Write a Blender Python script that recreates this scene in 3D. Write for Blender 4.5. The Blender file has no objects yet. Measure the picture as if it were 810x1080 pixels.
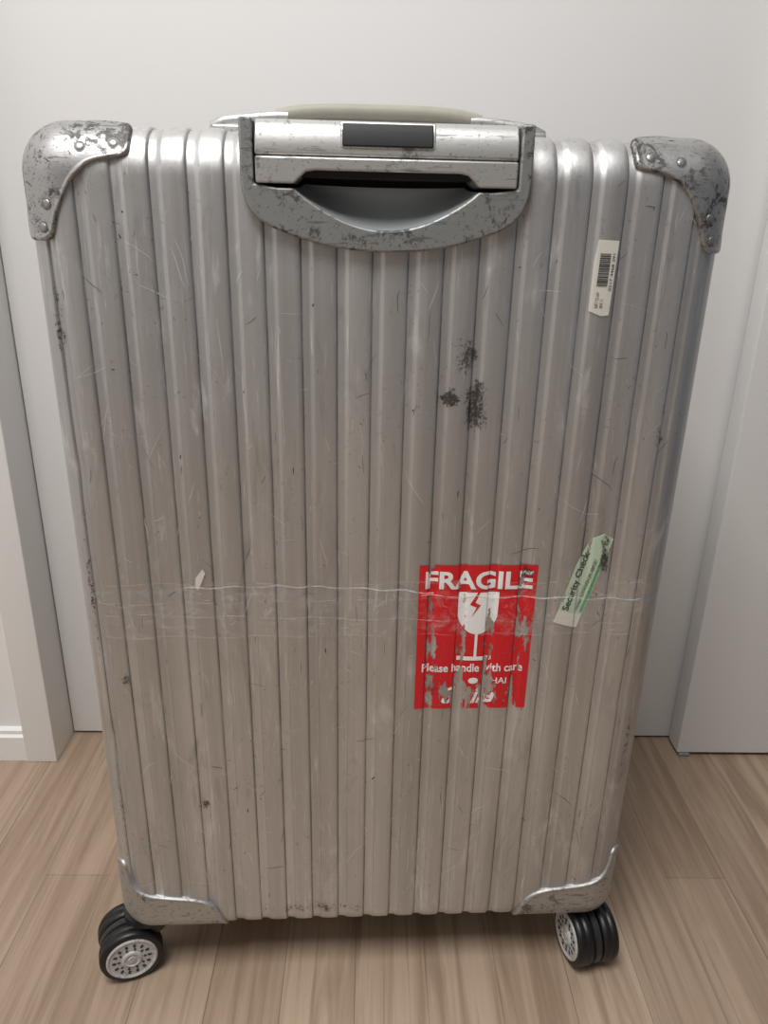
import bpy, bmesh, math, random
from mathutils import Matrix, Vector, noise
random.seed(7)
SC=bpy.context.scene
COL=SC.collection
SC.view_settings.view_transform='Standard'
R2=math.radians

# ------------------------------------------------------------------ helpers
def newobj(name,me,mat=None,parent=None,smooth=None):
    ob=bpy.data.objects.new(name,me); COL.objects.link(ob)
    if mat:
        for m in (mat if isinstance(mat,(list,tuple)) else [mat]): me.materials.append(m)
    if parent: ob.parent=parent
    if smooth is not None:
        for p in me.polygons: p.use_smooth=True
        if smooth>0: 
            try: me.set_sharp_from_angle(angle=R2(smooth))
            except Exception: pass
    return ob
def from_bm(name,bm,mat=None,parent=None,smooth=None):
    me=bpy.data.meshes.new(name); bm.normal_update(); bm.to_mesh(me); bm.free()
    return newobj(name,me,mat,parent,smooth)
def box(name,x0,x1,y0,y1,z0,z1,mat,parent=None,bev=0.0):
    bm=bmesh.new(); bmesh.ops.create_cube(bm,size=1)
    for v in bm.verts:
        v.co=Vector(((x0+x1)/2+v.co.x*(x1-x0),(y0+y1)/2+v.co.y*(y1-y0),(z0+z1)/2+v.co.z*(z1-z0)))
    if bev: bmesh.ops.bevel(bm,geom=bm.edges[:],offset=bev,segments=3,affect='EDGES',profile=.5)
    return from_bm(name,bm,mat,parent,40 if bev else None)
def prism(name,poly,a0,a1,axis,mat,parent=None,bev=0.0,segs=3):
    """poly 2D list; axis 'x': poly=(y,z); axis 'y': poly=(x,z)"""
    bm=bmesh.new()
    f=(lambda p,a:(a,p[0],p[1])) if axis=='x' else (lambda p,a:(p[0],a,p[1]))
    A=[bm.verts.new(f(p,a0)) for p in poly]; B=[bm.verts.new(f(p,a1)) for p in poly]
    bm.faces.new(A); bm.faces.new(B[::-1])
    n=len(poly)
    for i in range(n): bm.faces.new((A[i],B[i],B[(i+1)%n],A[(i+1)%n]))
    bmesh.ops.recalc_face_normals(bm,faces=bm.faces)
    ob=from_bm(name,bm,mat,parent,40)
    if bev:
        m=ob.modifiers.new('b','BEVEL'); m.width=bev; m.segments=segs; m.limit_method='ANGLE'; m.angle_limit=R2(40); m.harden_normals=False
    return ob
def lathe(name,prof,mat,parent=None,n=48,M=None,smooth=40):
    """prof list of (r,h); axis = local Y"""
    bm=bmesh.new(); rings=[]
    for r,h in prof:
        rings.append([bm.verts.new((r*math.cos(2*math.pi*i/n),h,r*math.sin(2*math.pi*i/n))) for i in range(n)])
    for a,b in zip(rings[:-1],rings[1:]):
        for i in range(n): bm.faces.new((a[i],a[(i+1)%n],b[(i+1)%n],b[i]))
    bm.faces.new(rings[0]); bm.faces.new(rings[-1][::-1])
    bmesh.ops.recalc_face_normals(bm,faces=bm.faces)
    if M: bmesh.ops.transform(bm,matrix=M,verts=bm.verts)
    return from_bm(name,bm,mat,parent,smooth)

# ------------------------------------------------------------------ materials
def mat(name):
    m=bpy.data.materials.new(name); m.use_nodes=True
    nt=m.node_tree; b=nt.nodes['Principled BSDF']
    return m,nt,b
def N(nt,t,**k):
    n=nt.nodes.new(t)
    for a,v in k.items():
        if a in n.inputs: n.inputs[a].default_value=v
        else: setattr(n,a,v)
    return n
def L(nt,a,b): nt.links.new(a,b)
def math_(nt,op,a,b=None,c=None,clamp=False):
    n=nt.nodes.new('ShaderNodeMath'); n.operation=op; n.use_clamp=clamp
    for i,v in enumerate((a,b,c)):
        if v is None: continue
        if isinstance(v,(int,float)): n.inputs[i].default_value=v
        else: nt.links.new(v,n.inputs[i])
    return n.outputs[0]
def coords(nt,scale=(1,1,1),rot=(0,0,0)):
    tc=N(nt,'ShaderNodeTexCoord'); mp=N(nt,'ShaderNodeMapping')
    mp.inputs['Scale'].default_value=scale; mp.inputs['Rotation'].default_value=rot
    L(nt,tc.outputs['Object'],mp.inputs['Vector']); return mp.outputs[0]
def noise_(nt,vec,scale,detail=4,rough=.5,dist=0):
    n=N(nt,'ShaderNodeTexNoise'); n.inputs['Scale'].default_value=scale; n.inputs['Detail'].default_value=detail
    n.inputs['Roughness'].default_value=rough; n.inputs['Distortion'].default_value=dist
    L(nt,vec,n.inputs['Vector']); return n.outputs['Fac']
def maprange(nt,v,a,b,c=0,d=1):
    n=N(nt,'ShaderNodeMapRange'); n.inputs[1].default_value=a; n.inputs[2].default_value=b; n.inputs[3].default_value=c; n.inputs[4].default_value=d
    L(nt,v,n.inputs[0]); return n.outputs[0]
def mixc(nt,fac,a,b,blend='MIX'):
    n=N(nt,'ShaderNodeMix',data_type='RGBA',blend_type=blend)
    for idx,v in ((0,fac),(6,a),(7,b)):
        if isinstance(v,(int,float)): n.inputs[idx].default_value=v
        elif isinstance(v,tuple): n.inputs[idx].default_value=v if len(v)==4 else (*v,1)
        else: L(nt,v,n.inputs[idx])
    return n.outputs[2]
def bump(nt,b,h,strength,dist=.001):
    n=N(nt,'ShaderNodeBump'); n.inputs['Strength'].default_value=strength; n.inputs['Distance'].default_value=dist
    L(nt,h,n.inputs['Height']); L(nt,n.outputs[0],b.inputs['Normal'])
def simple(name,col,rough=.5,metal=0,nscale=40,var=.06,bmp=.1):
    m,nt,b=mat(name); v=coords(nt); f=noise_(nt,v,nscale,5)
    c=mixc(nt,f,tuple(max(0,x*(1-var)) for x in col),tuple(min(1,x*(1+var)) for x in col)); L(nt,c,b.inputs['Base Color'])
    b.inputs['Roughness'].default_value=rough; b.inputs['Metallic'].default_value=metal
    if bmp: bump(nt,b,f,bmp,.0005)
    return m

def alu_shell():
    m,nt,b=mat('aluminium_ribbed')
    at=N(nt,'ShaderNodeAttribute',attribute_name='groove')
    v=coords(nt); vs=coords(nt,(260,260,3)); vm=coords(nt,(1,1,.35))
    big=noise_(nt,vm,7,5,.6)
    base=mixc(nt,maprange(nt,big,.35,.68),(.69,.695,.70),(.52,.52,.52))
    rt=noise_(nt,coords(nt,(50,50,1.0)),1,2,.5)
    base=mixc(nt,maprange(nt,rt,.35,.65,0,.42),base,(.36,.35,.345))
    fine=noise_(nt,vs,1,3,.6)
    base=mixc(nt,maprange(nt,fine,.3,.75,0,.20),base,(.36,.35,.345))
    r1=noise_(nt,coords(nt,(420,420,16),(0,.22,0)),1,3,.6); r2=noise_(nt,coords(nt,(380,380,20),(0,-.5,0)),1,3,.6)
    rubm=noise_(nt,v,12,4,.6)
    rub=math_(nt,'MULTIPLY',maprange(nt,math_(nt,'MAXIMUM',r1,r2),.62,.70),maprange(nt,rubm,.40,.60))
    base=mixc(nt,math_(nt,'MULTIPLY',rub,.55),base,(.88,.88,.88))
    ab=noise_(nt,coords(nt,(30,30,9),(0,.35,0)),1,7,.72,.6)
    abk=maprange(nt,ab,.58,.68,0,.5)
    base=mixc(nt,abk,base,(.84,.84,.85))
    sp=noise_(nt,v,260,4,.7); smn=noise_(nt,v,14,4,.6)
    spk=math_(nt,'MULTIPLY',maprange(nt,sp,.60,.70),maprange(nt,smn,.47,.62))
    base=mixc(nt,math_(nt,'MULTIPLY',spk,.7),base,(.10,.09,.085))
    gs=noise_(nt,coords(nt,(34,34,7)),1,6,.7,1.0)
    base=mixc(nt,maprange(nt,gs,.58,.72,0,.4),base,(.25,.245,.24))
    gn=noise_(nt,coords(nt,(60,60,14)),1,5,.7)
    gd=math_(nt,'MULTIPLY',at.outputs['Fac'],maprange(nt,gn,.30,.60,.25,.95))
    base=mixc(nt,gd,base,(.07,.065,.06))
    L(nt,base,b.inputs['Base Color'])
    b.inputs['Metallic'].default_value=.88
    r=math_(nt,'ADD',maprange(nt,big,.3,.7,.43,.50),math_(nt,'MULTIPLY',gd,.3)); r=math_(nt,'ADD',r,math_(nt,'MULTIPLY',abk,.25)); L(nt,r,b.inputs['Roughness'])
    h=math_(nt,'ADD',math_(nt,'MULTIPLY',fine,.2),noise_(nt,v,26,3,.5))
    bump(nt,b,h,.36,.002)
    return m
def worn_metal(name,col,dark,amount,rough=.42,metal=.85,scale=60,patch=.28):
    m,nt,b=mat(name); v=coords(nt)
    a=noise_(nt,v,scale,8,.8,.6); c=noise_(nt,v,scale*.3,3,.5)
    s1=noise_(nt,coords(nt,(40,400,300),(.3,.6,.9)),1,3,.6)
    s2=noise_(nt,coords(nt,(300,60,350),(.9,.2,-.7)),1,3,.6)
    k=math_(nt,'ADD',math_(nt,'MULTIPLY',a,1-patch),math_(nt,'MULTIPLY',c,patch))
    k=maprange(nt,k,.56-amount,.60-amount)
    k2=math_(nt,'MULTIPLY',maprange(nt,math_(nt,'MAXIMUM',s1,s2),.60,.68),.6)
    kk=math_(nt,'MAXIMUM',math_(nt,'MULTIPLY',k,.82),k2)
    L(nt,mixc(nt,kk,col,dark),b.inputs['Base Color'])
    b.inputs['Metallic'].default_value=metal
    L(nt,maprange(nt,kk,0,1,rough,rough+.25),b.inputs['Roughness'])
    bump(nt,b,a,.35,.0008)
    return m
def tearable(name,col,thr,dirt=(.25,.22,.2),rough=.35,gz=.0,gd=.0):
    m,nt,b=mat(name)
    at=N(nt,'ShaderNodeAttribute',attribute_name='depth')
    n1=noise_(nt,coords(nt,(110,110,30)),1,6,.7); n2=noise_(nt,coords(nt),16,3,.5)
    k=math_(nt,'ADD',math_(nt,'MULTIPLY',n1,.55),math_(nt,'MULTIPLY',n2,.45))
    k=math_(nt,'ADD',k,math_(nt,'MULTIPLY',at.outputs['Fac'],gd))
    if gz:
        tc=N(nt,'ShaderNodeTexCoord'); sx=N(nt,'ShaderNodeSeparateXYZ'); L(nt,tc.outputs['Object'],sx.inputs[0])
        k=math_(nt,'ADD',k,maprange(nt,sx.outputs[2],.46,.34,0,gz))
    hole=maprange(nt,k,thr,thr+.006)
    dn=noise_(nt,coords(nt),300,4,.7)
    L(nt,mixc(nt,maprange(nt,dn,.58,.8,0,.35),col,dirt),b.inputs['Base Color'])
    b.inputs['Roughness'].default_value=rough
    tr=N(nt,'ShaderNodeBsdfTransparent'); mx=N(nt,'ShaderNodeMixShader')
    out=nt.nodes['Material Output']
    L(nt,hole,mx.inputs[0]); L(nt,b.outputs[0],mx.inputs[1]); L(nt,tr.outputs[0],mx.inputs[2]); L(nt,mx.outputs[0],out.inputs[0])
    return m
def decal_spots(name,col,scale,thr):
    m,nt,b=mat(name)
    at=N(nt,'ShaderNodeAttribute',attribute_name='edge')
    n=noise_(nt,coords(nt,(1,1,.8)),scale,8,.85); n3=noise_(nt,coords(nt,(1,1,.5)),90,3,.6)
    k=math_(nt,'ADD',math_(nt,'MULTIPLY',n,.7),math_(nt,'MULTIPLY',n3,.3))
    k=math_(nt,'ADD',k,math_(nt,'MULTIPLY',at.outputs['Fac'],.08))
    k=maprange(nt,k,thr,thr+.04,0,.9)
    b.inputs['Base Color'].default_value=(*col,1); b.inputs['Roughness'].default_value=.7
    tr=N(nt,'ShaderNodeBsdfTransparent'); mx=N(nt,'ShaderNodeMixShader'); out=nt.nodes['Material Output']
    L(nt,k,mx.inputs[0]); L(nt,tr.outputs[0],mx.inputs[1]); L(nt,b.outputs[0],mx.inputs[2]); L(nt,mx.outputs[0],out.inputs[0])
    return m
def tape_mat():
    m,nt,b=mat('clear_tape')
    b.inputs['Base Color'].default_value=(.8,.8,.79,1); b.inputs['Roughness'].default_value=.10
    n=noise_(nt,coords(nt,(30,1,60)),1,5,.6,1.5); bump(nt,b,n,1.0,.003)
    tr=N(nt,'ShaderNodeBsdfTransparent'); mx=N(nt,'ShaderNodeMixShader'); out=nt.nodes['Material Output']
    n2=noise_(nt,coords(nt,(60,1,60)),1,7,.8,1.2)
    L(nt,maprange(nt,n2,.48,.68,.0,.20),mx.inputs[0]); L(nt,tr.outputs[0],mx.inputs[1]); L(nt,b.outputs[0],mx.inputs[2]); L(nt,mx.outputs[0],out.inputs[0])
    return m
def faint(name,col,alpha):
    m,nt,b=mat(name); b.inputs['Base Color'].default_value=(*col,1); b.inputs['Roughness'].default_value=.3
    tr=N(nt,'ShaderNodeBsdfTransparent'); mx=N(nt,'ShaderNodeMixShader'); out=nt.nodes['Material Output']
    n2=noise_(nt,coords(nt,(50,1,50)),1,4,.7)
    L(nt,maprange(nt,n2,.40,.62,alpha*.15,alpha),mx.inputs[0]); L(nt,tr.outputs[0],mx.inputs[1]); L(nt,b.outputs[0],mx.inputs[2]); L(nt,mx.outputs[0],out.inputs[0])
    return m
def floor_mat():
    m,nt,b=mat('wood_planks')
    tc=N(nt,'ShaderNodeTexCoord'); mp=N(nt,'ShaderNodeMapping'); mp.inputs['Rotation'].default_value=(0,0,R2(90)); mp.inputs['Location'].default_value=(.13,.02,0)
    L(nt,tc.outputs['Object'],mp.inputs[0])
    def brick(w,h,mort,off,c1,c2,cm):
        br=N(nt,'ShaderNodeTexBrick'); br.offset=off; br.inputs['Scale'].default_value=1
        br.inputs['Brick Width'].default_value=w; br.inputs['Row Height'].default_value=h
        br.inputs['Mortar Size'].default_value=mort; br.inputs['Mortar Smooth'].default_value=.2
        br.inputs['Color1'].default_value=(*c1,1); br.inputs['Color2'].default_value=(*c2,1); br.inputs['Mortar'].default_value=(*cm,1)
        L(nt,mp.outputs[0],br.inputs['Vector']); return br
    br=brick(.91,.0755,.0006,.37,(.42,.315,.228),(.29,.205,.142),(.11,.075,.05))
    g=noise_(nt,coords(nt,(150,2.6,1)),1,7,.66,.5)
    g2=noise_(nt,coords(nt,(30,1.5,1)),1,5,.6,1.6)
    c=mixc(nt,maprange(nt,g,.34,.66,0,.55),br.outputs['Color'],(.50,.385,.29))
    c=mixc(nt,maprange(nt,g2,.46,.64,0,.6),c,(.205,.135,.088))
    c=mixc(nt,maprange(nt,g,.57,.66,0,.42),c,(.15,.095,.06))
    L(nt,c,b.inputs['Base Color']); b.inputs['Roughness'].default_value=.42
    bump(nt,b,g,.08,.0006)
    return m

M_shell=alu_shell()
M_cap=worn_metal('scuffed_corner_metal',(.44,.44,.44),(.05,.046,.044),.040,rough=.42,scale=80)
M_cap2=worn_metal('scuffed_bracket_metal',(.46,.46,.45),(.13,.12,.11),.01,rough=.5)
M_frame=worn_metal('scuffed_housing_grey',(.31,.32,.315),(.045,.04,.038),.040,rough=.45,metal=.6,scale=130)
M_bar=worn_metal('trolley_bar_silver',(.54,.545,.535),(.13,.12,.11),-.015,rough=.42,metal=.7,scale=50)
M_cup=simple('smooth_grey_cup',(.46,.49,.50),.35,.4,20,.04,.02)
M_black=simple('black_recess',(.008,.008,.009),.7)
M_button=simple('dark_button',(.010,.011,.015),.6,0,80,.15,.05)
M_grip=simple('beige_rubber_grip',(.35,.335,.28),.55,0,60,.1,.15)
M_tire=simple('black_tire_rubber',(.006,.006,.007),.42,0,90,.3,.1)
M_hub=worn_metal('wheel_hub_grey',(.52,.52,.51),(.26,.25,.23),.0,rough=.5,metal=.1,scale=120)
M_fork=simple('caster_fork_plastic',(.02,.02,.022),.4)
M_rivet=worn_metal('rivet_steel',(.36,.36,.36),(.08,.07,.07),.03,rough=.4,metal=.85,scale=200)
M_red=tearable('red_sticker',(.62,.010,.018),.603,gd=.085,gz=.040)
M_white=tearable('white_sticker_print',(.86,.85,.84),.600,gd=.085,gz=.038)
M_red2=simple('red_crack_line',(.62,.012,.018),.4)
M_label=tearable('paper_label',(.62,.60,.54),.66,(.35,.31,.27))
M_ink=simple('label_ink',(.05,.05,.05),.6)
M_green=tearable('green_label',(.46,.56,.42),.59,(.35,.4,.33),gd=.03)
M_sdark=simple('scratch_dark',(.055,.05,.047),.6,.2)
M_smid=simple('scratch_mid',(.17,.16,.155),.5,.5)
M_slight=simple('scratch_light',(.80,.80,.80),.4,.6)
M_smudge=decal_spots('black_smudge',(.05,.042,.037),420,.500)
M_smudge2=decal_spots('grey_smudge',(.07,.063,.058),420,.545)
M_smudge3=decal_spots('faint_smudge',(.10,.095,.09),420,.575)
M_tape=tape_mat()
M_crease=faint('tape_crease',(.9,.9,.89),.75)
M_crease2=faint('tape_edge_line',(.9,.9,.89),.26)
M_foil=simple('foil_scrap',(.85,.86,.86),.3,.5)
M_wall=simple('white_wall_paint',(.80,.795,.79),.6,0,8,.012,.02)
M_door=simple('white_door_laminate',(.80,.795,.79),.42,0,6,.01,.01)
M_trim=simple('white_trim',(.80,.795,.785),.4,0,6,.01,.01)
M_ceil=simple('ceiling_paint',(.8,.8,.8),.8)
M_rear=simple('grey_reflection_wall',(.21,.20,.195),.8)  # unseen wall behind the camera, colour made dark to darken the metal's reflections
M_sidewall=simple('blue_grey_reflection_wall',(.17,.20,.24),.8)  # unseen right wall, dark bluish tone chosen so the shell's right edge reflects darker
M_guide=simple('grey_guide',(.25,.26,.27),.5)
M_floor=floor_mat()

# ------------------------------------------------------------------ room
box('floor',-1.35,1.45,-2.3,.5,-.06,0,M_floor)
box('ceiling',-1.35,1.45,-2.3,.5,2.4,2.46,M_ceil)
box('wall_back',-.45,1.45,.436,.5,0,2.4,M_wall)
box('wall_front',-1.35,1.45,-2.36,-2.3,0,2.4,M_rear)
box('wall_left',-1.41,-1.35,-2.3,.5,0,2.4,M_wall)
box('wall_right',1.45,1.51,-2.3,.5,0,2.4,M_sidewall)
box('wall_partition',-1.35,-.506,.348,.5,0,2.4,M_wall)
box('door_1',-.462,.70,.401,.434,.004,2.2,M_door,bev=.001)
box('door_2',.459,1.43,.3595,.394,.006,2.2,M_door,bev=.0015)
box('trim_1',-.506,-.463,.334,.44,0,2.26,M_trim,bev=.0015)
prism('baseboard_left',[(.348,0),(.337,0),(.337,.040),(.341,.043),(.341,.049),(.348,.052)],-1.35,-.5065,'x',M_trim)
box('trim_2',.462,.478,.357,.392,0,.0055,M_guide,bev=.001)

# ------------------------------------------------------------------ suitcase
case=bpy.data.objects.new('suitcase',None); COL.objects.link(case)
case.location=(-.003,0,0); case.rotation_euler=(0,0,R2(2.3))
HX=.255; Y0,Y1=0.0,.262; Z0,Z1=.064,.808; RR=.033
PITCH=.0258; PH=.001; DD=.0021; CR=.0004
def sm(a,b,x):
    t=min(1,max(0,(x-a)/(b-a))); return t*t*(3-2*t)
def rib(x):
    """depth below crest (>=0), groove-dirt"""
    t=((x-PH)/PITCH)%1.0
    D=DD
    if t<.56: d=CR*((t/.56-.5)*2)**2
    elif t<.62: d=CR+(D-CR)*sm(.56,.62,t)
    elif t<.80: d=D-.0002*(t-.62)/.18
    else: d=(D-.0002)*(1-sm(.80,1.0,t))+CR*sm(.80,1.0,t)
    g=max(0,1-abs(t-.618)/.028)+.35*max(0,1-abs(t-.96)/.02)
    return d,min(1,g)
TS=[0,.08,.18,.28,.38,.48,.56,.575,.59,.605,.618,.630,.646,.70,.80,.83,.86,.90,.94,.96,.98]
WX=.2455
def dent(x,z):
    """horizontal pressed-in crease under the tape, plus a few shallow knocks"""
    zc=.4585-.010*sm(-.05,.25,x)
    k=math.exp(-((z-zc)/.0035)**2)*.0008*(.6+.4*math.sin(x*60))
    for cx,cz,r,a in ((-.235,.30,.018,.0016),(-.238,.56,.015,.0014),(-.2,.15,.02,.0015),(.05,.25,.03,.0008),(.22,.35,.016,.0013),(-.1,.55,.03,.0008)):
        k+=a*math.exp(-((x-cx)**2+(z-cz)**2)/(r*r))
    return k
def ribx(x):
    d,g=rib(x); w=sm(WX,WX-.004,abs(x)) ; return d*w,g*w
def riby(y):
    c=(Y0+Y1)/2; 
    if abs(y-c)<.018: return 0,0
    d,g=rib(y+.009); w=sm(.118,.110,abs(y-c)); return d*w,g*w
def breaks(lo,hi,shift=0):
    k=math.floor((lo-PH+shift)/PITCH)-1; out=[]
    while True:
        b=PH+k*PITCH-shift
        if b>hi: break
        for t in TS:
            x=b+t*PITCH
            if lo<x<hi: out.append(x)
        k+=1
    return out
XS=sorted([-HX,HX]+breaks(-WX-.001,WX+.001)+[s*(WX+u) for s in (-1,1) for u in (.0015,.004,.007)])
YS=sorted(set([Y0,Y1]+[Y0+RR*i/6 for i in range(1,7)]+[Y1-RR*i/6 for i in range(1,7)]+[(Y0+Y1)/2+.0185*s for s in(-1,1)]+breaks(Y0+RR,Y1-RR,.009)))
ZS=[Z0+RR*i/8 for i in range(9)]+[Z0+RR+(.734-Z0-RR)*i/60 for i in range(1,60)]+[.734,.743,.752,.760,.768]+[Z1-RR+RR*i/8 for i in range(9)]
ZS=sorted(set([z for z in ZS if not .436<z<.472]+[.436+.002*i for i in range(19)]))
def rbox(p,off=0.0,n_only=False):
    q=Vector((min(HX-RR,max(-HX+RR,p[0])),min(Y1-RR,max(Y0+RR,p[1])),min(Z1-RR,max(Z0+RR,p[2]))))
    n=(Vector(p)-q).normalized()
    if n_only: return n
    return q+n*(RR+off)
bm=bmesh.new(); lay=bm.verts.layers.float.new('groove'); cache={}
def V(p,kind):
    key=tuple(round(c,6) for c in p)
    if key in cache: return cache[key]
    if kind=='x':
        d,g=riby(p[1]); w=sm(0,.03,min(p[2]-Z0,Z1-p[2])); d*=w; g*=w
    else:
        d,g=ribx(p[0])
        if p[1]<=Y0+1e-6: d+=dent(p[0],p[2])*sm(HX,HX-.012,abs(p[0]))
    v=bm.verts.new(rbox(p,-d)); v[lay]=g; cache[key]=v; return v
def inhole(x,y,z):
    if y>.045: return False
    if z>.768: return abs(x)<.094
    if z>.743:
        return abs(x)<.064
    return False
def grid(A,B,f,kind):
    for i in range(len(A)-1):
        for j in range(len(B)-1):
            c=f((A[i]+A[i+1])/2,(B[j]+B[j+1])/2)
            if inhole(*c): continue
            vs=[V(f(A[i],B[j]),kind),V(f(A[i+1],B[j]),kind),V(f(A[i+1],B[j+1]),kind),V(f(A[i],B[j+1]),kind)]
            bm.faces.new(vs)
grid(XS,ZS,lambda a,b:(a,Y0,b),'y'); grid(XS,ZS,lambda a,b:(a,Y1,b),'y')
grid(XS,YS,lambda a,b:(a,b,Z0),'z'); grid(XS,YS,lambda a,b:(a,b,Z1),'z')
grid(YS,ZS,lambda a,b:(-HX,a,b),'x'); grid(YS,ZS,lambda a,b:(HX,a,b),'x')
bmesh.ops.recalc_face_normals(bm,faces=bm.faces)
from_bm('ribbed_shell',bm,M_shell,case,0)

# mid-depth closing frame
def loop(off,y,n=10):
    pts=[]
    for cx,cz,a0 in ((HX-RR,Z1-RR,0),(-HX+RR,Z1-RR,90),(-HX+RR,Z0+RR,180),(HX-RR,Z0+RR,270)):
        for i in range(n+1):
            a=R2(a0+90*i/n); pts.append((cx+(RR+off)*math.cos(a),y,cz+(RR+off)*math.sin(a)))
    return pts
bm=bmesh.new(); yc=(Y0+Y1)/2
rings=[[bm.verts.new(p) for p in loop(o,yc+dy)] for o,dy in ((-.001,-.017),(.003,-.016),(.004,-.013),(.004,-.002),(.001,-.001),(.001,.001),(.004,.002),(.004,.013),(.003,.016),(-.001,.017))]
for a,b in zip(rings[:-1],rings[1:]):
    n=len(a)
    for i in range(n): bm.faces.new((a[i],a[(i+1)%n],b[(i+1)%n],b[i]))
bmesh.ops.recalc_face_normals(bm,faces=bm.faces)
from_bm('closing_frame',bm,M_bar,case,30)

# corner protectors
def lerp_poly(P,n):
    seg=[0]
    for a,b in zip(P[:-1],P[1:]): seg.append(seg[-1]+math.dist(a,b))
    out=[]
    for i in range(n+1):
        s=seg[-1]*i/n
        for k in range(len(seg)-1):
            if s<=seg[k+1]+1e-9:
                t=(s-seg[k])/(seg[k+1]-seg[k]); out.append((P[k][0]*(1-t)+P[k+1][0]*t,P[k][1]*(1-t)+P[k+1][1]*t)); break
    return out
def smooth_poly(P,it=2):
    for _ in range(it):
        Q=[P[0]]
        for a,b in zip(P[:-1],P[1:]):
            Q.append((a[0]*.75+b[0]*.25,a[1]*.75+b[1]*.25)); Q.append((a[0]*.25+b[0]*.75,a[1]*.25+b[1]*.75))
        Q.append(P[-1]); P=Q
    return P
def cap(name,sx,sy,sz,face_xz,face_yz,face_xy,m,rivets):
    cx=HX*sx; cy=Y0 if sy<0 else Y1; cz=Z0 if sz<0 else Z1
    iy=1 if sy<0 else -1
    faces=[(face_xz,lambda a,b:(cx-sx*a,cy,cz-sz*b)),
           (face_yz[::-1],lambda a,b:(cx,cy+iy*a,cz-sz*b)),
           (face_xy,lambda a,b:(cx-sx*b,cy+iy*a,cz))]
    bnd=[]
    for P,f in faces:
        Q=lerp_poly(smooth_poly(P,2),40)
        bnd+= [(q,f) for q in Q[:-1]]
    bm=bmesh.new(); rings=[]
    T=[i/14 for i in range(1,15)]
    spec=[(t,.0022) for t in T[:-1]]+[(.955,.0022),(.970,.0028),(.988,.0026),(1.0,.0014),(1.002,-.003)]
    for t,o in spec:
        rings.append([bm.verts.new(rbox(f(q[0]*t,q[1]*t),o)) for q,f in bnd])
    c=bm.verts.new(rbox((cx,cy,cz),.0022)); n=len(bnd)
    for i in range(n): bm.faces.new((c,rings[0][i],rings[0][(i+1)%n]))
    for a,b in zip(rings[:-1],rings[1:]):
        for i in range(n): bm.faces.new((a[i],a[(i+1)%n],b[(i+1)%n],b[i]))
    bmesh.ops.recalc_face_normals(bm,faces=bm.faces)
    from_bm(name,bm,m,case,50)
    for k,(fi,a,b) in enumerate(rivets):
        p=faces[fi][1](a,b); P=rbox(p,.0022); nn=rbox(p,0,True)
        b2=bmesh.new(); bmesh.ops.create_uvsphere(b2,u_segments=20,v_segments=10,radius=.0033)
        bmesh.ops.scale(b2,vec=(1,1,.32),verts=b2.verts)
        bmesh.ops.transform(b2,matrix=Matrix.Translation(P)@nn.to_track_quat('Z','Y').to_matrix().to_4x4(),verts=b2.verts)
        from_bm(name+'_rivet_%d'%k,b2,M_rivet,case,0)
        b2=bmesh.new(); bmesh.ops.create_circle(b2,cap_ends=True,radius=.0038,segments=24)
        bmesh.ops.transform(b2,matrix=Matrix.Translation(P+nn*.0002)@nn.to_track_quat('Z','Y').to_matrix().to_4x4(),verts=b2.verts)
        from_bm(name+'_rivet_seat_%d'%k,b2,M_smid,case)
TXZ=[(.080,0),(.080,.012),(.079,.020),(.070,.022),(.054,.025),(.041,.035),(.033,.048),(.026,.062),(.023,.073),(.014,.077),(0,.077)]
TSD=[(.070,0),(.070,.016),(.055,.02),(.038,.032),(.030,.050),(.022,.073),(.014,.077),(0,.077)]
TXY=[(.070,0),(.070,.016),(.06,.022),(.045,.035),(.03,.055),(.022,.078),(.014,.080),(0,.080)]
BXZ=[(.108,0),(.1075,.012),(.104,.030),(.096,.044),(.081,.051),(.058,.054),(.036,.057),(.020,.065),(.013,.079),(.010,.092),(0,.095)]
BSD=[(.085,0),(.083,.03),(.06,.050),(.04,.060),(.02,.088),(.010,.094),(0,.095)]
BXY=[(.085,0),(.085,.03),(.08,.055),(.055,.08),(.03,.105),(0,.108)]
RV=[(0,.069,.011),(0,.021,.053),(0,.047,.015),(0,.015,.068)]
n=0
for sx in (-1,1):
    for sy in (-1,1):
        n+=1
        cap('top_corner_guard_%d'%n,sx,sy,1,TXZ,TSD,TXY,M_cap,RV)
        cap('bottom_corner_guard_%d'%n,sx,sy,-1,BXZ,BSD,BXY,M_cap2,[(0,.096,.018)])

# trolley handle housing
def arc(x0,z0,x1,z1,sag,n=24):
    return [(x0+(x1-x0)*i/n, z0+(z1-z0)*i/n - sag*math.sin(math.pi*i/n)**.85) for i in range(n+1)]
outer=[(-.1005,.812),(-.1005,.775),(-.0995,.765),(-.096,.756),(-.090,.749),(-.080,.743),(-.066,.738)]+[(x/1000,.728+ (abs(x)/60)**2.2*.008) for x in range(-50,51,10)]+[(.066,.738),(.080,.743),(.090,.749),(.096,.756),(.0995,.765),(.1005,.775),(.1005,.812)]
crescent=arc(.064,.769,-.064,.769,.0265,28)
inner=[(.0915,.812),(.0915,.771),(.075,.769)]+crescent+[(-.075,.769),(-.0915,.771),(-.0915,.812)]
prism('trolley_housing_frame',outer+inner,-.0065,.05,'y',M_frame,case,.0016)
bm=bmesh.new(); rows=[]
for k in range(9):
    u=k/8
    row=[]
    for (x,z) in crescent:
        row.append(bm.verts.new((x*(1-.10*u),-.0035+.026*math.sin(u*math.pi/2),z+(.7725-z)*(1-math.cos(u*math.pi/2))*.95)))
    rows.append(row)
for a,b in zip(rows[:-1],rows[1:]):
    for i in range(len(a)-1): bm.faces.new((a[i],a[i+1],b[i+1],b[i]))
bmesh.ops.recalc_face_normals(bm,faces=bm.faces)
from_bm('trolley_grip_cup',bm,M_cup,case,0)
box('trolley_recess_back',-.0915,.0915,.030,.050,.735,.806,M_black,case)
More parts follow.
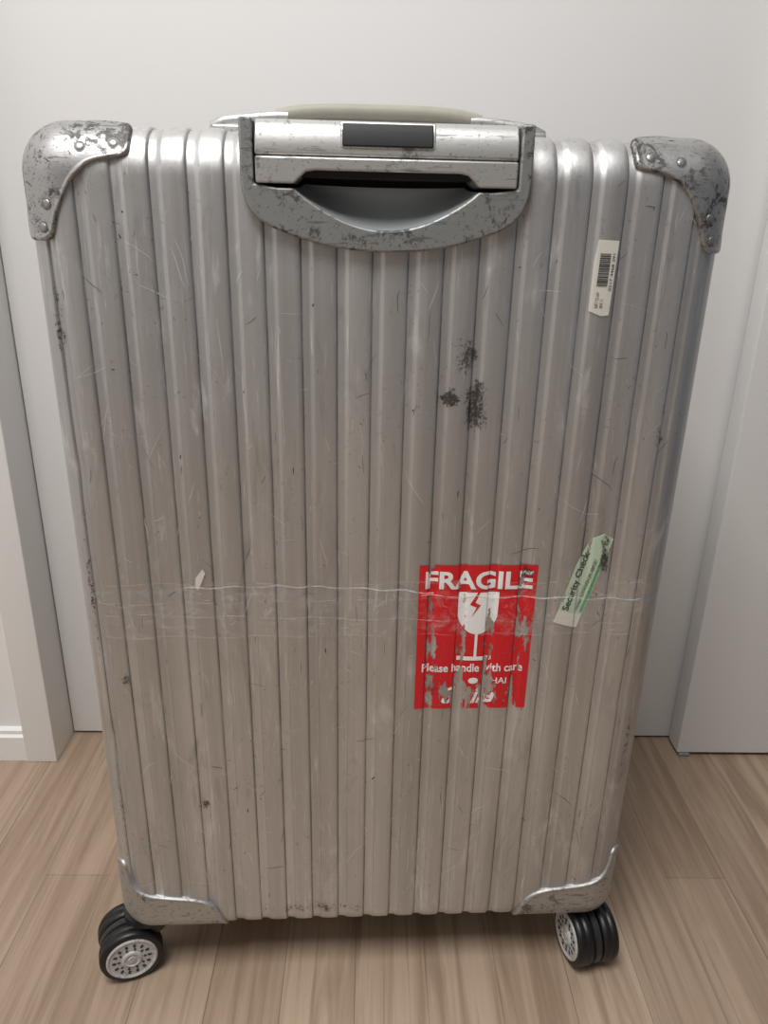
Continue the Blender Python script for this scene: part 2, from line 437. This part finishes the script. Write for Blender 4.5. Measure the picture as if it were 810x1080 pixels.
prof=[(.0,.7890),(-.0050,.7890),(-.0068,.7898),(-.0070,.7915),(-.0055,.8015),(-.002,.8085),(.004,.8120),(.046,.8120),(.046,.7890)]
prism('trolley_pull_bar',prof,-.0900,.0900,'x',M_bar,case,.0010,2)
low=[(-.0900,.7715),(-.0640,.7715),(-.0560,.7790),(-.050,.7802),(.050,.7802),(.0560,.7790),(.0640,.7715),(.0900,.7715),(.0900,.7884),(-.0900,.7884)]
prism('trolley_bar_lower',low,-.0085,.028,'y',M_bar,case,.0014,3)
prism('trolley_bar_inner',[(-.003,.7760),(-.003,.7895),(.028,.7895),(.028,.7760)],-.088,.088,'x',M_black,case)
prism('trolley_release_button',[(-.0083,.7955),(-.0068,.8045),(-.0035,.8100),(.004,.8100),(.004,.7955)],-.031,.031,'x',M_button,case,.001,3)
prism('button_bezel',[(-.0070,.7945),(-.0055,.8060),(-.0020,.8112),(.004,.8112),(.004,.7945)],-.0325,.0325,'x',M_bar,case,.0008,2)

# top carry handle
def sweep(name,path,prof_f,m,parent):
    bm=bmesh.new(); rings=[]
    for i,p in enumerate(path):
        a=path[max(0,i-1)]; b=path[min(len(path)-1,i+1)]
        t=(Vector(b)-Vector(a)).normalized(); s=Vector((0,1,0)); u=s.cross(t).normalized()*-1
        w,h=prof_f(i/(len(path)-1)); ring=[]
        for k in range(16):
            an=2*math.pi*k/16; c=math.cos(an); d=math.sin(an)
            e=.6; cx=math.copysign(abs(c)**e,c); dz=math.copysign(abs(d)**e,d)
            ring.append(bm.verts.new(Vector(p)+s*(w*cx)+u*(h*dz)))
        rings.append(ring)
    for a,b in zip(rings[:-1],rings[1:]):
        for i in range(16): bm.faces.new((a[i],a[(i+1)%16],b[(i+1)%16],b[i]))
    bm.faces.new(rings[0]); bm.faces.new(rings[-1])
    bmesh.ops.recalc_face_normals(bm,faces=bm.faces)
    return from_bm(name,bm,m,parent,50)
HY=.088
path=[(-.002+.078*math.sin(a),HY,.8215+.0050*(1-abs(math.sin(a))**4)) for a in [R2(-90+180*i/24) for i in range(25)]]
sweep('carry_handle_grip',path,lambda t:(.014,.0058),M_grip,case)
for s in (-1,1):
    path=[(-.002+s*x,HY,z) for x,z in ((.070,.8210),(.078,.8210),(.090,.8200),(.104,.8185),(.118,.8170),(.126,.8140),(.1275,.806))]
    sweep('carry_handle_end_%d'%(1 if s<0 else 2),path,lambda t:(.015,.0050),M_bar,case)
box('carry_handle_base',-.130,.126,HY-.020,HY+.018,.804,.8145,M_bar,case,.002)

# ------------------------------------------------------------------ casters
RW=.032
def caster(name,px,py,wx,wy,ax):
    M=Matrix.Translation((wx,wy,RW))@Matrix.Rotation(R2(ax-90),4,'Z')
    tire=[(.0252,-.0085),(.0280,-.0090),(.0304,-.0082),(.0317,-.0055),(.0320,-.0022),(.0312,-.0012),(.0312,.0012),(.0320,.0022),(.0317,.0055),(.0304,.0082),(.0280,.0090),(.0252,.0085)]
    for k,o in enumerate((-.0142,.0142)):
        sgn=-1 if o<0 else 1
        T=M@Matrix.Translation((0,o,0))
        lathe(name+'_tire_%d'%k,tire,M_tire,case,56,T,50)
        T2=T@Matrix.Rotation(math.pi if sgn>0 else 0,4,'Z')
        lathe(name+'_hub_%d'%k,[(.0254,-.0080),(.0254,-.0096),(.0240,-.0104),(.0228,-.0100),(.0218,-.0092),(.0105,-.0090),(.0098,-.0102),(.0078,-.0110),(.0072,-.0100),(.0044,-.0100),(.0038,-.0110),(.001,-.0112)],M_hub,case,48,T2,35)
        bmh=bmesh.new()
        for rr,nn_,sz in ((.0175,14,.0017),(.0130,10,.0012)):
            for i in range(nn_):
                a=2*math.pi*i/nn_
                b2=bmesh.ops.create_cone(bmh,cap_ends=True,segments=14,radius1=sz,radius2=sz,depth=.0012)
                bmesh.ops.transform(bmh,matrix=Matrix.Rotation(a,4,'Y')@Matrix.Translation((rr,-.0090,0))@Matrix.Rotation(R2(90),4,'X')@Matrix.Diagonal((1.3,.9,1,1)),verts=b2['verts'])
        bmesh.ops.transform(bmh,matrix=T2,verts=bmh.verts)
        from_bm(name+'_hub_holes_%d'%k,bmh,M_sdark,case)
    lathe(name+'_axle',[(.004,-.016),(.004,.016)],M_fork,case,20,M)
    lathe(name+'_fender',[(.010,-.0040),(.0290,-.0040),(.0305,-.003),(.0305,.003),(.0290,.0040),(.010,.0040)],M_fork,case,40,M)
    bm=bmesh.new(); prev=None
    for r,z in ((.019,.046),(.021,.052),(.021,.060),(.024,.062),(.024,.070)):
        ring=[bm.verts.new((px+r*math.cos(2*math.pi*i/32),py+r*math.sin(2*math.pi*i/32),z)) for i in range(32)]
        if prev:
            for i in range(32): bm.faces.new((prev[i],prev[(i+1)%32],ring[(i+1)%32],ring[i]))
        else: bm.faces.new(ring[::-1])
        prev=ring
    bm.faces.new(prev); bmesh.ops.recalc_face_normals(bm,faces=bm.faces)
    from_bm(name+'_swivel',bm,M_fork,case,40)
caster('caster_fl',-.236,.036,-.2545,.0250,108)
caster('caster_fr',.232,.045,.2345,.0190,10)
caster('caster_rl',-.225,.220,-.225,.243,5)
caster('caster_rr',.225,.220,.225,.243,-8)

# ------------------------------------------------------------------ surface decals
def surf(x,z,off=.0003,depth=1.0):
    d,g=ribx(x); return rbox((x,Y0,z),off-d*depth-dent(x,z)*sm(HX,HX-.012,abs(x))),g
def conform(name,bm,mt,off,depth=1.0,edge=None):
    xs=[v.co.x for v in bm.verts]; lo,hi=min(xs),max(xs)
    for x in breaks(lo,hi)+[lo+(hi-lo)*.5]:
        bmesh.ops.bisect_plane(bm,geom=bm.verts[:]+bm.edges[:]+bm.faces[:],plane_co=(x,0,0),plane_no=(1,0,0))
    zs=[v.co.z for v in bm.verts]; zl,zh=min(zs),max(zs)
    for i in range(19):
        z=.436+.002*i
        if zl<z<zh: bmesh.ops.bisect_plane(bm,geom=bm.verts[:]+bm.edges[:]+bm.faces[:],plane_co=(0,0,z),plane_no=(0,0,1))
    lay=bm.verts.layers.float.new('depth')
    for v in bm.verts:
        g=ribx(v.co.x)[0]/DD
        p,_=surf(v.co.x,v.co.z,off,depth); v.co=p; v[lay]=g
    for f in bm.faces: 
        f.normal_update()
        if f.normal.y>0: f.normal_flip()
    return from_bm(name,bm,mt,case)
def rect_bm(x0,x1,z0,z1,M=None,nz=6):
    bm=bmesh.new(); rows=[]
    for j in range(nz+1):
        z=z0+(z1-z0)*j/nz; rows.append((bm.verts.new((x0,0,z)),bm.verts.new((x1,0,z))))
    for a,b in zip(rows[:-1],rows[1:]): bm.faces.new((a[0],a[1],b[1],b[0]))
    if M: bmesh.ops.transform(bm,matrix=M,verts=bm.verts)
    return bm
def poly_bm(pts,M=None):
    bm=bmesh.new(); bm.faces.new([bm.verts.new((x,0,z)) for x,z in pts]); bmesh.ops.triangulate(bm,faces=bm.faces)
    if M: bmesh.ops.transform(bm,matrix=M,verts=bm.verts)
    return bm
def text_bm(s,width,height,cx,cz,M=None,shear=0,bold=0):
    cu=bpy.data.curves.new('t','FONT'); cu.body=s; cu.size=1; cu.offset=bold; cu.shear=shear; cu.resolution_u=4; cu.fill_mode='FRONT'
    ob=bpy.data.objects.new('t',cu); COL.objects.link(ob); bpy.context.view_layer.update()
    dg=bpy.context.evaluated_depsgraph_get(); me=bpy.data.meshes.new_from_object(ob.evaluated_get(dg))
    bm=bmesh.new(); bm.from_mesh(me); bpy.data.objects.remove(ob); bpy.data.curves.remove(cu); bpy.data.meshes.remove(me)
    bmesh.ops.remove_doubles(bm,verts=bm.verts,dist=1e-5)
    xs=[v.co.x for v in bm.verts]; ys=[v.co.y for v in bm.verts]
    x0,x1,y0,y1=min(xs),max(xs),min(ys),max(ys)
    for v in bm.verts:
        a=(v.co.x-x0)/(x1-x0)-.5; b=(v.co.y-y0)/(y1-y0)-.5
        v.co=Vector((cx+a*width,0,cz+b*height))
    if M: bmesh.ops.transform(bm,matrix=M,verts=bm.verts)
    return bm
conform('fragile_sticker',rect_bm(.034,.135,.337,.480,None,20),M_red,.0005,.85)
conform('sticker_text_fragile',text_bm('FRAGILE',.092,.0170,.0855,.4660,None,0,.03),M_white,.0008,.85)
bowl=[(.0685,.4545)]+[(.0860+.0178*math.cos(R2(a)),.4380+.0240*math.sin(R2(a))) for a in range(195,346,10)]+[(.1035,.4545)]
conform('sticker_glass_bowl',poly_bm(bowl),M_white,.0008,.85)
conform('sticker_glass_stem',rect_bm(.0848,.0872,.390,.416),M_white,.0008,.85)
conform('sticker_glass_base',rect_bm(.0700,.1005,.3875,.3915),M_white,.0008,.85)
conform('sticker_glass_crack',poly_bm([(.0850,.4548),(.0785,.4430),(.0845,.4405),(.0805,.4310),(.0880,.4425),(.0832,.4450),(.0870,.4548)]),M_red2,.0010,.85)
conform('sticker_text_care',text_bm('Please handle with care',.090,.0085,.0845,.3800,None,0,.02),M_white,.0008,.85)
conform('sticker_text_thai',text_bm('THAI',.020,.0062,.1060,.3665,None,0,.01),M_white,.0008,.85)
conform('sticker_logo',poly_bm([(.086+.0045*math.cos(R2(a)),.3665+.0032*math.sin(R2(a))) for a in range(0,360,20)]),M_white,.0008,.85)
conform('sticker_text_smile',text_bm('Smile',.048,.0175,.0820,.3515,None,.35,.03),M_white,.0008,.85)
MB=Matrix.Translation((.1610,0,.713))@Matrix.Rotation(R2(1),4,'Y')
conform('barcode_label',poly_bm([(-.0078,-.024),(.0020,-.0275),(.0078,-.0265),(.0082,.026),(-.0070,.0265),(-.0085,.010)],MB),M_label,.0006,.7)
bm=bmesh.new(); random.seed(3); z=-.006
while z<.0165:
    w=random.choice((.0004,.0006,.0009))
    bm.faces.new([bm.verts.new(MB@Vector(p)) for p in ((-.0045,0,z),(.0035,0,z),(.0035,0,z+w),(-.0045,0,z+w))]); z+=w+random.choice((.0004,.0007))
conform('barcode_bars',bm,M_ink,.0009,.7)
TB=MB@Matrix.Translation((.0058,0,.004))@Matrix.Rotation(R2(-90),4,'Y')
conform('barcode_text',text_bm('0217 4468 291',.026,.0022,0,0,TB),M_ink,.0009,.7)
TB2=MB@Matrix.Translation((-.001,0,-.016))@Matrix.Rotation(R2(-90),4,'Y')
conform('barcode_text_small',text_bm('NRT TG 641\nBKK 11',.011,.006,0,0,TB2),M_ink,.0009,.7)
MS=Matrix.Translation((.1745,0,.4640))@Matrix.Rotation(R2(14),4,'Y')
conform('security_label',poly_bm([(-.0115,-.043),(.0105,-.0435),(.0112,.012),(.0116,.044),(.002,.047),(-.0068,.040),(-.0112,.015)],MS),M_green,.0006,.75)
conform('security_label_margin',poly_bm([(-.0115,-.043),(.0105,-.0435),(.0105,-.031),(-.0115,-.030)],MS),M_label,.0008,.75)
TS1=MS@Matrix.Translation((-.0050,0,-.001))@Matrix.Rotation(R2(-90),4,'Y')
conform('security_text',text_bm('Security Check',.056,.0078,0,0,TS1,0,.015),M_ink,.0010,.75)
TS2=MS@Matrix.Translation((.0040,0,-.002))@Matrix.Rotation(R2(-90),4,'Y')
conform('security_text_small',text_bm('Checked  SUVARNABHUMI AIRPORT',.050,.0030,0,0,TS2),M_ink,.0010,.75)
conform('security_stripe',rect_bm(.0075,.0098,-.028,.030,MS),simple('green_ink',(.10,.30,.14),.5),.0010,.75)
def smudge(name,cx,cz,w,h,off=.0003,m=None):
    bm=bmesh.new(); n=14; V_=[[bm.verts.new((cx+w*(i/n-.5),0,cz+h*(j/n-.5))) for i in range(n+1)] for j in range(n+1)]
    for j in range(n):
        for i in range(n): bm.faces.new((V_[j][i],V_[j][i+1],V_[j+1][i+1],V_[j+1][i]))
    for x in breaks(cx-w/2,cx+w/2): bmesh.ops.bisect_plane(bm,geom=bm.verts[:]+bm.edges[:]+bm.faces[:],plane_co=(x,0,0),plane_no=(1,0,0))
    lay=bm.verts.layers.float.new('edge')
    for v in bm.verts:
        u=abs(v.co.x-cx)/(w/2); t=abs(v.co.z-cz)/(h/2); e=1-min(1,(u*u+t*t))
        v.co=surf(v.co.x,v.co.z,off)[0]; v[lay]=e*2-1.2
    from_bm(name,bm,m or M_smudge,case)
smudge('scuff_mark_1',.072,.614,.023,.056); smudge('scuff_mark_2',.062,.655,.032,.050,m=M_smudge2); smudge('scuff_mark_3',.052,.622,.024,.020)
smudge('scuff_mark_4',.190,.492,.012,.045,.0014); smudge('scuff_mark_5',-.219,.37,.012,.020,m=M_smudge2); smudge('scuff_mark_6',-.160,.233,.014,.018)
smudge('scuff_mark_7',-.240,.67,.020,.10,m=M_smudge2); smudge('scuff_mark_8',.222,.60,.014,.06,m=M_smudge3); smudge('scuff_mark_9',.050,.355,.014,.05,.0010,m=M_smudge2)
smudge('scuff_mark_10',-.244,.45,.014,.16,m=M_smudge2); smudge('scuff_mark_11',-.240,.25,.014,.16,m=M_smudge3); smudge('scuff_mark_12',.240,.28,.014,.16,m=M_smudge3)
smudge('scuff_mark_13',-.060,.098,.22,.022,m=M_smudge3); smudge('scuff_mark_14',.126,.472,.016,.020,.0012)
# tape
bm=bmesh.new(); xs=sorted([-.2535]+breaks(-.2535,.2535)+[.2535]); n=10; rows=[]
for j in range(n+1):
    rows.append([])
    for x in xs:
        zz=.413+.052*j/n+ .0015*math.sin(x*40)+.004*x
        d,_=ribx(x); rows[-1].append(bm.verts.new(rbox((x,Y0,zz),.0005-d*.35)))
for a,b in zip(rows[:-1],rows[1:]):
    for i in range(len(a)-1): bm.faces.new((a[i],a[i+1],b[i+1],b[i]))
bmesh.ops.recalc_face_normals(bm,faces=bm.faces)
from_bm('clear_tape_band',bm,M_tape,case,0)
def ribbon(bm,pts,w,off=.0003,depth=1.0,taper=True):
    P=[]
    for a,b in zip(pts[:-1],pts[1:]):
        k=max(1,int(math.dist(a,b)/.0012))
        P+=[(a[0]+(b[0]-a[0])*i/k,a[1]+(b[1]-a[1])*i/k) for i in range(k)]
    P.append(pts[-1]); prev=None; n=len(P)
    for i,p in enumerate(P):
        a=P[max(0,i-1)]; b=P[min(n-1,i+1)]; dx,dz=b[0]-a[0],b[1]-a[1]; l=math.hypot(dx,dz) or 1
        ww=w*(.5*(math.sin(math.pi*(i+.5)/n)**.5) if taper else .5)
        nx,nz=-dz/l*ww,dx/l*ww
        A=bm.verts.new(surf(p[0]+nx,p[1]+nz,off,depth)[0]); B=bm.verts.new(surf(p[0]-nx,p[1]-nz,off,depth)[0])
        if prev: bm.faces.new((prev[0],prev[1],B,A))
        prev=(A,B)
random.seed(21)
def scr(name,n,m,lmin,lmax,wmin,wmax,zr=(.11,.78)):
    bm=bmesh.new()
    for _ in range(n):
        x=random.uniform(-.235,.235); z=random.uniform(*zr); a=random.choice((random.gauss(90,18),random.gauss(90,12),random.uniform(0,180)))
        l=random.uniform(lmin,lmax)*random.random(); l=max(l,lmin); pts=[(x,z)]; a=R2(a)
        for k in range(4):
            a+=random.gauss(0,.12); x+=math.cos(a)*l/4; z+=math.sin(a)*l/4
            x=max(-.24,min(.24,x)); z=max(.09,min(.79,z)); pts.append((x,z))
        if any(p[1]>.725 and abs(p[0])<.105 for p in pts): continue
        ribbon(bm,pts,random.uniform(wmin,wmax))
    bmesh.ops.recalc_face_normals(bm,faces=bm.faces)
    from_bm(name,bm,m,case)
scr('scratches_dark',45,M_sdark,.0015,.008,.0004,.0011)
scr('scratches_mid',150,M_smid,.003,.030,.0002,.0006)
scr('scratches_light',260,M_slight,.004,.045,.0002,.0006)
bm=bmesh.new()
ribbon(bm,[(-.165+.0073*i,.4600+.004*math.sin(i/29*3.1)+.0010*math.sin(i*1.3)-.0002*i) for i in range(0,30)],.0013,.0012,.3,False)
ribbon(bm,[(.036+.008*i,.452-.0002*i+.0010*math.sin(i*1.3)) for i in range(0,25)],.0009,.0012,.3,False)
bmesh.ops.recalc_face_normals(bm,faces=bm.faces)
from_bm('tape_creases',bm,M_crease,case)
bm=bmesh.new()
for z0,sl in ((.464,0),(.414,0),(.4485,.006),(.4300,-.012)):
    ribbon(bm,[(-.236+.010*i,z0+sl*(i/47-.5)+.0012*math.sin(i*.9+z0*900)) for i in range(0,47)],random.uniform(.0004,.0007),.0012,.3,False)
random.seed(5)
for _ in range(80):
    x=random.uniform(-.22,.22); z=random.uniform(.418,.456); a=random.uniform(0,6.28); l=random.uniform(.003,.009)
    ribbon(bm,[(x,z),(x+l*.5*math.cos(a),z+l*.5*math.sin(a)),(x+l*math.cos(a+.6),z+l*math.sin(a+.6))],.0006,.0011,.35)
bmesh.ops.recalc_face_normals(bm,faces=bm.faces)
from_bm('tape_edges',bm,M_crease2,case)
bm=poly_bm([(-.152,.470),(-.146,.478),(-.144,.474),(-.148,.464),(-.151,.458),(-.153,.462)])
conform('foil_scrap',bm,M_foil,.0010,.4)

# ------------------------------------------------------------------ light
def area(name,loc,rot,size,power,col,sy=None):
    l=bpy.data.lights.new(name,'AREA'); l.energy=power; l.color=col; l.size=size
    if sy: l.shape='RECTANGLE'; l.size_y=sy
    o=bpy.data.objects.new(name,l); COL.objects.link(o); o.location=loc; o.rotation_euler=rot
area('ceiling_light',(-.35,-.80,2.37),(0,0,0),.8,45,(1,.985,.965))
w=bpy.data.worlds.new('world'); SC.world=w; w.use_nodes=True
w.node_tree.nodes['Background'].inputs[0].default_value=(.8,.8,.8,1); w.node_tree.nodes['Background'].inputs[1].default_value=.3

# ------------------------------------------------------------------ camera
cam=bpy.data.cameras.new('camera'); co=bpy.data.objects.new('camera',cam); COL.objects.link(co)
SC.camera=co; cam.lens=800/1080*36; cam.sensor_width=36; cam.clip_start=.01
co.matrix_world=Matrix.Rotation(R2(-1.2),4,'Z')@Matrix.Translation((0,-.575,.75))@Matrix.Rotation(R2(90-21.1),4,'X')@Matrix.Rotation(R2(1.25),4,'Z')
